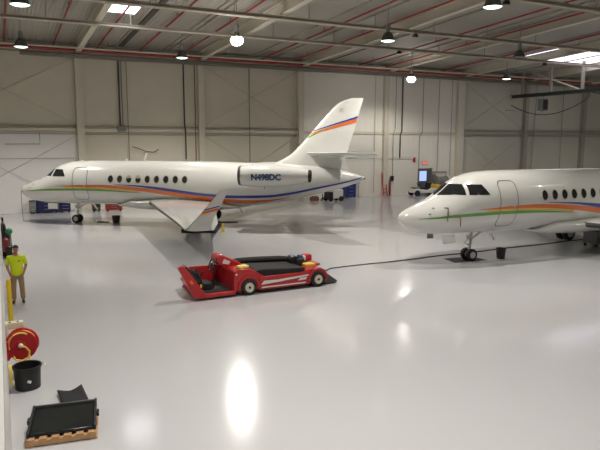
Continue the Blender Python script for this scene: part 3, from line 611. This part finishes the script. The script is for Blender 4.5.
tee = skin('shirt', sh, 'neon', Pn); MB().box((.08, -.138, 1.29), (.05, .01, .025)).build('pocket_mark', 'black', tee)
tr = [[((0, 0, 1.0), (.155, .118)), ((0, 0, .88), (.155, .118))]]
for s in (-1, 1): tr.append([((0, 0, .88), (.155, .118)), ((s*.098, 0, .80), (.1, .1)), ((s*.115, -.01, .5), (.078, .08)), ((s*.122, .015, .3), (.074, .076)), ((s*.125, .02, .09), (.068, .075))])
skin('trousers', tr, 'khaki', Pn)
for s in (-1, 1): skin('shoe', [[((s*.125, .05, .05), (.045, .05)), ((s*.13, -.05, .05), (.048, .05)), ((s*.148, -.19, .042), (.045, .036))]], 'shoe', Pn)

# ------------------------------------------------------------------ left wall: gas cylinder cart, bollard, hose reel, tub
G_ = empty('gas_cylinder_cart', (.02, 27.0, 0), 0, 'dark gas cylinder cart against the left wall behind the person, with a round green top', 'cart')
MB().lathe([(0, .1), (.11, .1), (.115, .12), (.115, 1.3), (.09, 1.42), (.035, 1.48), (.035, 1.56), (.045, 1.57), (.045, 1.7), (0, 1.7)], (-.05, 0, 0), (0, 0, 1), 18).build('cylinder', 'black', G_)
MB().lathe([(0, .55), (.08, .56), (.09, .7), (.09, .95), (.06, 1.05), (0, 1.05)], (.1, -.12, .0), (0, 0, 1), 18).build('small_bottle', 'black', G_); MB().sphere((.16, -.12, 1.12), .14, 16).build('green_float', 'gasgreen', G_)
MB().lathe([(0, .3), (.1, .31), (.11, .4), (.11, .8), (.05, .88), (0, .88)], (.02, -.2, 0), (0, 0, 1), 16).build('red_bottle', 'darkred', G_)
MB().bb((-.2, -.35, .06), (.28, .2, .1)).bb((-.2, .14, .1), (-.16, .18, 1.35)).bb((.2, .14, .1), (.24, .18, 1.0)).bb((-.2, .14, 1.0), (.24, .18, 1.04)).bb((.0, -.34, .1), (.24, -.3, .5)).bb((.0, -.26, .28), (.24, .1, .3)).bb((.0, -.26, .53), (.26, .1, .55)).build('frame', 'black', G_)
for y in (-.3, .15): MB().cyl((.25, y, .1), (.31, y, .1), .1, n=16).build('wheel', 'tyre', G_)
b_ = empty('bollard', (.02, 16.9, 0), 0, 'yellow guard post along the left wall in front of the person', 'post')
MB().lathe([(.0, 0), (.06, 0), (.06, 1.2), (.05, 1.24), (.02, 1.26), (0, 1.26)], (0, 0, 0), (0, 0, 1), 20).build('post', 'yellow', b_)
H_ = empty('hose_reel', (-.06, 13.1, 0), 0, 'red hose reel fixed to the left wall above the black tub', 'hose reel')
MB().bb((-.04, .12, .55), (.0, .34, 1.1)).bb((-.04, .16, .98), (.3, .3, 1.12)).build('bracket', 'hub', H_, bev=.01)
MB().cyl((.05, .2, 1.1), (.05, .2, 1.13), .025, n=10).cyl((.2, .2, 1.1), (.2, .2, 1.13), .025, n=10).build('bolts', 'black', H_)
MB().prism([(0, -.1, .42), (0, -.1, .62), (.16, -.1, .62)], (0, .25, 0)).bb((-.04, -.14, .42), (0.0, .24, .8)).build('base_plate', 'redd', H_)
RC = (.25, 0, .70)
ry = Vector((.22, 1, .0)).normalized()
MB().lathe([(0, -.12), (.08, -.12), (.10, -.10), (.30, -.11), (.315, -.095), (.30, -.08), (.12, -.08), (.12, .08), (.30, .08), (.315, .095), (.30, .11), (.05, .11), (0, .11)], RC, ry, 36).build('drum', 'redd', H_, smooth=30)
MB().lathe([(0, -.17), (.03, -.17), (.045, -.15), (.045, -.12)], RC, ry, 16).build('hub', 'white2', H_)
c = Vector(RC)-ry*.0
hp = [c+Vector((.245*math.cos(t), 0, .255*math.sin(t))) for t in np.linspace(0, 2*math.pi, 40)]
mb = MB()
for k in (-.055, -.015, .03): mb.tube([p+ry*k for p in hp], .022, 8)
q = c-ry*.15
mb.tube([q+Vector((.25*math.cos(t), .02, .265*math.sin(t))) for t in np.linspace(2.1, 1.0, 12)], .018, 8)
mb.tube([q+Vector((.0, -.02, .0)), q+Vector((.09, -.05, -.02)), q+Vector((.16, -.05, -.12)), q+Vector((.13, -.05, -.25)), q+Vector((.02, -.05, -.3)), q+Vector((-.1, -.04, -.27)), q+Vector((-.14, -.03, -.2))], .02, 8)
mb.tube([q+Vector((.15, -.05, -.2)), q+Vector((.15, -.12, -.35)), q+Vector((.12, -.2, -.42))], .018, 8)
mb.build('hose', 'hose', H_)
B_ = empty('tub', (.24, 12.45, 0), 0, 'large black tub standing on the floor under the red hose reel', 'tub')
MB().lathe([(0, .015), (.21, .015), (.215, 0), (.23, 0), (.252, .42), (.27, .42), (.27, .46), (.245, .46), (.21, .03), (0, .03)], (0, 0, 0), (0, 0, 1), 36).build('body', 'black', B_)
MB().tube([(.27, .05, .42), (.33, .02, .44), (.33, -.03, .40)], .014, 6).build('handle', 'white2', B_)
MB().box((.02, -.262, .2), (.07, .012, .05), ('Y', .5)).build('sticker', 'white2', B_)
hc = MB()
for k in range(3): hc.tube([(-.07+.015*k, 12.1+.09*math.cos(t), .42+.2*math.sin(t)) for t in np.linspace(0, 2*math.pi, 28)], .014, 6)
tag(hc.build('hose_coil', 'hose'), 'coil of yellow hose hung on the left wall beside the black tub', 'hose')

# ------------------------------------------------------------------ pallet with black panel, folded mat
PL = empty('pallet', (.70, 10.28, 0), math.radians(-9), 'brown wooden pallet on the floor in the lower left corner', 'pallet')
for k in range(6): MB().bb((-.52+.185*k, -.5, .10), (-.52+.185*k+.115, .5, .122)).build('deck_board', 'wood', PL)
for y in (-.47, 0, .47): MB().bb((-.53, y-.04, .02), (.53, y+.04, .098)).build('runner', 'wood', PL)
for x in (-.5, 0, .5): MB().bb((x-.05, -.5, 0), (x+.05, .5, .018)).build('base_board', 'wood', PL)
pn = empty('black_crate', (.71, 10.33, .123), math.radians(-9), 'glossy black panelled crate lying on the wooden pallet', 'crate')
MB().prism([(-.49, -.46, 0), (-.49, .46, 0), (-.49, .46, .09), (-.49, .40, .095), (-.49, -.44, .05)], (.98, 0, 0)).build('body', 'gloss', pn, bev=.015)
for sx in (-1, 1): MB().prism([(sx*.51-.02, -.48, 0), (sx*.51-.02, .48, 0), (sx*.51-.02, .48, .14), (sx*.51-.02, -.46, .085)], (.04, 0, 0)).build('side_rail', 'black', pn, bev=.008)
MB().bb((-.49, .44, .07), (.49, .48, .13)).build('top_lip', 'darksteel', pn, bev=.006)
for sx in (-1, 1): MB().bb((sx*.55-.02, -.05, .03), (sx*.55+.02, .12, .09)).build('latch', 'black', pn, bev=.006)
rows = []
for i in range(9):
    u = i/8; rows.append([(.76+.46*u-.04*v, 11.08+.72*v+.08*u-.13*math.sin(math.pi*u)*v, .03+.02*v+.05*abs(u-.5)*v) for v in np.linspace(0, 1, 7)])
top = [[Vector(p) for p in r] for r in rows]; mb = MB(); mb.loft(top, cap=False, closed=False); o = mb.build('folded_mat', 'blackcloth'); so = o.modifiers.new('thick', 'SOLIDIFY'); so.thickness = .03; so.offset = -1
tag(o, 'folded black mat on the floor just behind the pallet', 'mat')

# ------------------------------------------------------------------ things along the far wall
def cabinet(name, x0, x1, y0, y1, h, m, label, cat='cabinet', nd=3, top='black'):
    r = empty(name, ((x0+x1)/2, (y0+y1)/2, 0), 0, label, cat); w_, d_ = (x1-x0)/2, (y1-y0)/2
    MB().bb((-w_, -d_, .1), (w_, d_, h-.04)).build('body', m, r, bev=.01); MB().bb((-w_-.01, -d_-.01, h-.04), (w_+.01, d_+.01, h)).build('top', top, r)
    for k in range(nd):
        z0 = .15+(h-.25)/nd*k; dr = MB().bb((-w_+.04, -d_-.015, z0), (w_-.04, -d_-.001, z0+(h-.25)/nd-.03)).build('drawer', m, r); MB().bb((-.2, -d_-.035, z0+.12), (.2, -d_-.016, z0+.14)).build('drawer_handle', 'steel', dr)
    for sx in (-1, 1):
        for sy in (-1, 1): MB().cyl((sx*(w_-.1), sy*(d_-.1)-.02, .05), (sx*(w_-.1), sy*(d_-.1)+.02, .05), .05, n=12).build('caster', 'tyre', r)
cabinet('tool_cabinet', 2.0, 3.35, 42.5, 43.2, 1.12, 'navybox', 'tall navy tool cabinet by the far wall under the nose of the left jet', nd=4)
cabinet('tool_cabinet', 3.45, 4.1, 42.3, 43.0, .86, 'navybox', 'shorter navy tool cabinet right of the tall navy one', nd=3)
cabinet('drum_cart', 1.6, 1.95, 42.6, 43.1, .85, 'grey', 'narrow grey cabinet left of the tall navy tool cabinet', nd=2)
cabinet('tool_chest', 6.3, 7.35, 41.6, 42.2, .55, 'darkred', 'low red tool chest behind the left jet by the far wall', nd=2)
cabinet('equipment_case', 5.45, 5.95, 41.8, 42.4, .6, 'black', 'black equipment case left of the low red tool chest', nd=1)
cabinet('parts_cabinet', 25.75, 26.7, 42.5, 43.2, 1.2, 'bluebox', 'blue cabinet against the far wall behind the tail of the left jet', nd=3, top='bluebox')
gp = empty('ground_power_unit', (23.9, 41.2, 0), 0, 'small white ground power cart with black wheels under the tail of the left jet', 'cart')
MB().bb((-.35, -.4, .22), (.55, .4, .92)).build('body', 'white2', gp, bev=.04); MB().bb((-.8, -.35, .2), (-.35, .35, .75)).build('engine_panel', 'black', gp, bev=.03)
for x in (-.6, .35):
    for y in (-.4, .4): MB().cyl((x, y-.06, .2), (x, y+.06, .2), .2, n=18).build('wheel', 'tyre', gp)
MB().tube([(-.8, 0, .3), (-1.2, 0, .12), (-1.3, 0, .1)], .03).build('tow_bar', 'black', gp)
tag(MB().bb((22.2, 41.9, 0), (22.85, 42.3, .3)).cyl((22.3, 42.1, .3), (22.8, 42.1, .3), .08, n=10).build('toolbox', 'brown', bev=.03), 'low brown toolbox on the floor under the tail of the left jet', 'box')
st = empty('jack_stand', (23.05, 41.7, 0), 0, 'short dark stand beside the brown toolbox under the tail', 'stand')
MB().cyl((0, 0, .0), (0, 0, .55), .04, n=10).build('post', 'black', st)
for k in range(3): MB().tube([(0, 0, .3), (.2*math.cos(k*2.1), .2*math.sin(k*2.1), .02)], .02).build('leg', 'black', st)
ld = empty('step_ladder', (30.0, 43.05, 0), 0, 'red folded ladder standing against the far wall by the cream column', 'ladder')
for sx in (-.2, .2): MB().tube([(sx, -.15, .0), (sx*.7, .28, 2.05)], .04).build('rail', 'redd', ld)
for k in range(6): MB().bb((-.2, -.15+.43*(.17+.14*k), .3+.3*k), (.2, -.07+.43*(.17+.14*k), .34+.3*k)).build('rung', 'redd', ld)
el = empty('fire_cylinder', (30.62, 43.15, 0), 0, 'slim red cylinder on the floor right of the red ladder', 'cylinder')
MB().lathe([(0, 0), (.09, 0), (.09, 1.3), (.05, 1.42), (.03, 1.5), (0, 1.5)], (0, 0, 0), (0, 0, 1), 16).build('body', 'darkred', el)
MB().cyl((0, 0, 1.48), (0, 0, 1.58), .035, n=10).build('valve', 'black', el)
ph = empty('wall_phone', (30.95, 43.36, 1.5), 0, 'black wall telephone hanging right of the red ladder', 'telephone')
MB().bb((-.16, -.1, -.25), (.16, .07, .2)).build('body', 'black', ph, bev=.03); MB().cyl((-.2, -.12, -.18), (-.2, -.12, .16), .04, n=10).build('handset', 'black', ph)
tb = empty('tail_stand', (27.4, 43.2, 0), 0, 'thin grey post with a small box by the far wall right of the jet tail', 'stand')
MB().cyl((0, 0, 0), (0, 0, 1.2), .025, n=8).bb((-.15, -.15, 0), (.15, .15, .02)).build('post', 'greypipe', tb); MB().bb((-.1, -.06, 1.15), (.1, .06, 1.4)).build('box', 'lightgrey', tb)
# white tow tractor
tt = empty('tow_tractor', (33.4, 41.9, 0), math.radians(-6), 'small white tow tractor with a yellow end parked by the door on the far wall', 'tractor')
MB().prism([(-1.25, -.5, .25), (-1.25, -.5, .55), (-.9, -.5, .62), (.1, -.5, .5), (.3, -.5, .62), (1.1, -.5, .62), (1.1, -.5, .25)], (0, 1.0, 0)).build('chassis', 'white2', tt, bev=.04)
MB().bb((.95, -.52, .2), (1.35, .52, .95)).build('bumper_block', 'yellow', tt, bev=.05)
MB().bb((-.2, -.4, .5), (.3, .4, .68)).box((.38, 0, .85), (.1, .8, .5), ('Y', .2)).build('seat', 'blackcloth', tt, bev=.03)
MB().tube([(-.75, 0, .58), (-.55, 0, .95)], .03).cyl((-.55, 0, .95), (-.53, 0, .99), .2, n=18).build('steering_wheel', 'black', tt)
MB().box((-.9, 0, .7), (.5, .7, .16)).build('cargo_bag', 'greypipe', tt, bev=.04)
for x in (-1.0, .85):
    for y in (-.5, .5): MB().cyl((x, y-.09, .25), (x, y+.09, .25), .25, n=20).build('wheel', 'tyre', tt)
# exit sign
sg_ = empty('exit_sign', (34.62, YW-.10, 2.78), 0, 'red exit sign above the grey door on the far wall', 'sign')
MB().bb((-.3, -.02, -.16), (.3, .03, .16)).build('box', 'signback', sg_, bev=.01)
me = text_mesh('EXIT', .24, .004, .006); me.transform(Matrix.Rotation(math.pi/2, 4, 'X')); me.materials.clear(); me.materials.append(M['signred']); o = D.objects.new('letters', me); COL.objects.link(o); o.parent = sg_; o.location = (0, -.026, 0)
tag(MB().bb((33.28, YW-.12, 2.85), (33.52, YW-.06, 3.3)).build('alarm_bell', 'redd', bev=.02), 'small red alarm box on the far wall, up and left of the exit sign', 'alarm')
# wall mounted reels right of the door
wr = empty('wall_reel', (36.3, 43.1, 1.1), 0, 'dark grey hose reel on the far wall right of the door', 'hose reel')
MB().cyl((-.5, 0, 0), (.45, 0, 0), .42, n=24).build('drum', 'grey', wr); MB().cyl((-.6, 0, 0), (-.5, 0, 0), .48, n=24).build('flange', 'greypipe', wr); MB().cyl((.45, 0, 0), (.55, 0, 0), .48, n=24).build('flange', 'greypipe', wr)
MB().tube([(-.8, .25, .3), (-.8, .25, .85), (.75, .25, .85), (.75, .25, .3)], .035).bb((-.7, .2, -.1), (.7, .34, .1)).build('bracket', 'greypipe', wr)
eb = empty('electric_box', (35.62, 43.3, 1.35), 0, 'grey electric box between the door and the wall reel', 'electric box')
MB().bb((-.16, -.12, -.35), (.16, .13, .35)).build('body', 'grey', eb, bev=.02); MB().cyl((0, 0, .35), (0, 0, .6), .04, n=8).build('conduit', 'greypipe', eb)
# conduits: (points, radius, material, label)
def cond(pts, r, m, label): tag(MB().tube(pts, r, 6).build('wall_conduit', m), label, 'conduit', 'conduits on the far wall')
yw = YW-.22
cond([(7.74, yw, 10.3), (7.74, yw, 5.75)], .06, 'darkpipe', 'thick dark pipe ending at the junction box right of the first cream column')
cond([(7.92, yw, 10.3), (7.92, yw, 5.75)], .045, 'greypipe', 'grey pipe running right beside the thick dark one on the far wall')
tag(MB().bb((7.55, yw-.1, 5.4), (8.08, yw+.1, 5.78)).build('junction_box', 'grey', bev=.02), 'grey junction box where the thick dark pipe meets the wall girt', 'box')
cond([(8.28, yw, 10.3), (8.28, yw, 2.6)], .03, 'greypipe', 'thin grey conduit on the far wall right of the junction box')
cond([(12.3, yw-.1, 11), (12.3, yw-.1, 5.9), (12.36, yw-.1, 5.5), (12.36, yw-.1, 3.4)], .055, 'darkpipe', 'dark pipe on the far wall just left of the second cream column')
cond([(13.15, yw, 10.3), (13.15, yw, 3)], .035, 'brown', 'brownish conduit hugging the left side of the second cream column')
cond([(17.45, yw, 10.2), (17.45, yw, 3)], .04, 'greypipe', 'grey conduit through the middle of the cross braced bay behind the tail')
cond([(2.5, yw, 5.3), (2.5, yw, 4.55), (.4, yw, 4.55)], .03, 'greypipe', 'bent grey pipe below the girt above the nose of the left jet')
cond([(31.85, yw, 10.3), (31.85, yw, 5.6), (31.7, yw, 5.3), (31.7, yw, 3.3)], .06, 'darkpipe', 'thick dark pipe on the white wall under the glaring lamp')
cond([(31.15, yw, 10.3), (31.15, yw, 5.8), (30.95, yw, 5.4), (30.95, yw, 1.7)], .028, 'greypipe', 'thin conduit dropping down to the wall telephone')
cond([(34.1, yw, 10.3), (34.1, yw, 5.6), (33.8, yw, 5.1), (33.8, yw, 2.35)], .028, 'greypipe', 'thin conduit dropping to the left jamb of the door')
cond([(35.9, yw, 10.3), (35.9, yw, 1.9)], .024, 'greypipe', 'thin conduit on the white wall right of the door')
cond([(37.4, yw, 10.3), (37.4, yw, 1.6)], .024, 'greypipe', 'thin conduit near the wide cream corner column')
cond([(29.0, yw, 10.3), (29.0, yw, .3)], .02, 'greypipe', 'thin conduit left of the cream column on the white wall')
cond([(24, yw+.02, 3.3), (33.3, yw+.02, 3.26)], .02, 'greypipe', 'thin horizontal conduit low on the white wall')
cond([(X0+.2, yw+.1, 3.6), (4.7, yw+.1, 3.6)], .02, 'greypipe', 'thin horizontal pipe on the grey wall behind the left jet nose')
cond([(48.2, yw, 10.3), (47.9, yw, 2)], .03, 'greypipe', 'conduit on the greenish wall left of the hanging heater')
cond([(52.0, yw, 10.3), (52.0, yw, 2)], .03, 'greypipe', 'conduit on the greenish wall right of the hanging heater')
cond([(44.1, yw, 7.7), (46.6, yw, 7.7), (46.6, yw, 2)], .03, 'greypipe', 'bent conduit on the greenish wall at the far corner column')
tag(MB().tube([(8.5, yw, 4.35), (9.0, yw, 4.2), (9.5, yw, 4.0), (10.0, yw, 3.95), (10.35, yw, 4.15)], .03, 8).build('wall_hose', 'brown'), 'brown hose sagging on the far wall above the left jet cabin', 'hose')
# heater and swag cable by the dark runway beam
ht = empty('unit_heater', (45.0, 39.7, 7.55), 0, 'grey unit heater hanging below the dark runway beam', 'heater')
MB().bb((-.35, -.3, 0), (.35, .3, 1.05)).build('body', 'grey', ht, bev=.03); MB().bb((-.3, -.33, .08), (.3, -.3, .95)).build('grille', 'black', ht)
MB().cyl((0, 0, 1.05), (0, 0, 1.31), .03, n=8).build('hanger', 'greypipe', ht); MB().cyl((0, 0, -.15), (0, 0, 0), .05, n=10).build('outlet', 'grey', ht)
pts = [(45, 43.2-8.3*t, 8.1-1.1*4*t*(1-t)+.35*t) for t in np.linspace(0, 1, 25)]
pts = [(45, YW+.02, 8.2)]+pts+[(45, 34.87, 8.87)]
tag(MB().tube(pts, .035, 6).build('swag_cable', 'darkpipe'), 'dark cable sagging in a curve beneath the dark runway beam', 'cable')
pts = [(45.12, 34.7-4*t, 8.87-.9*t) for t in np.linspace(0, 1, 6)]
tag(MB().tube(pts, .035, 6).build('swag_cable', 'darkpipe'), 'second dark cable sloping down at the right edge of the photo', 'cable')
for x, y, z, t in ((24.1, 33.3, 10.63, 'left, on the second roof beam from the far wall'), (21.9, 28.7, 10.85, 'right of centre, on the third roof beam from the far wall'), (21.3, 21.2, 11.17, 'upper right, on the roof beam nearest the camera'), (37.7, 33.3, 10.63, 'beside the large skylight on its left')):
    f_ = empty('beam_clamp', (x, y, z), 0, 'small black fitting '+t, 'fitting', 'black fittings on roof beams')
    MB().prism([(-.16, -.1, -.12), (.16, -.1, -.12), (.06, -.1, .06), (-.06, -.1, .06)], (0, .2, 0)).build('body', 'black', f_)
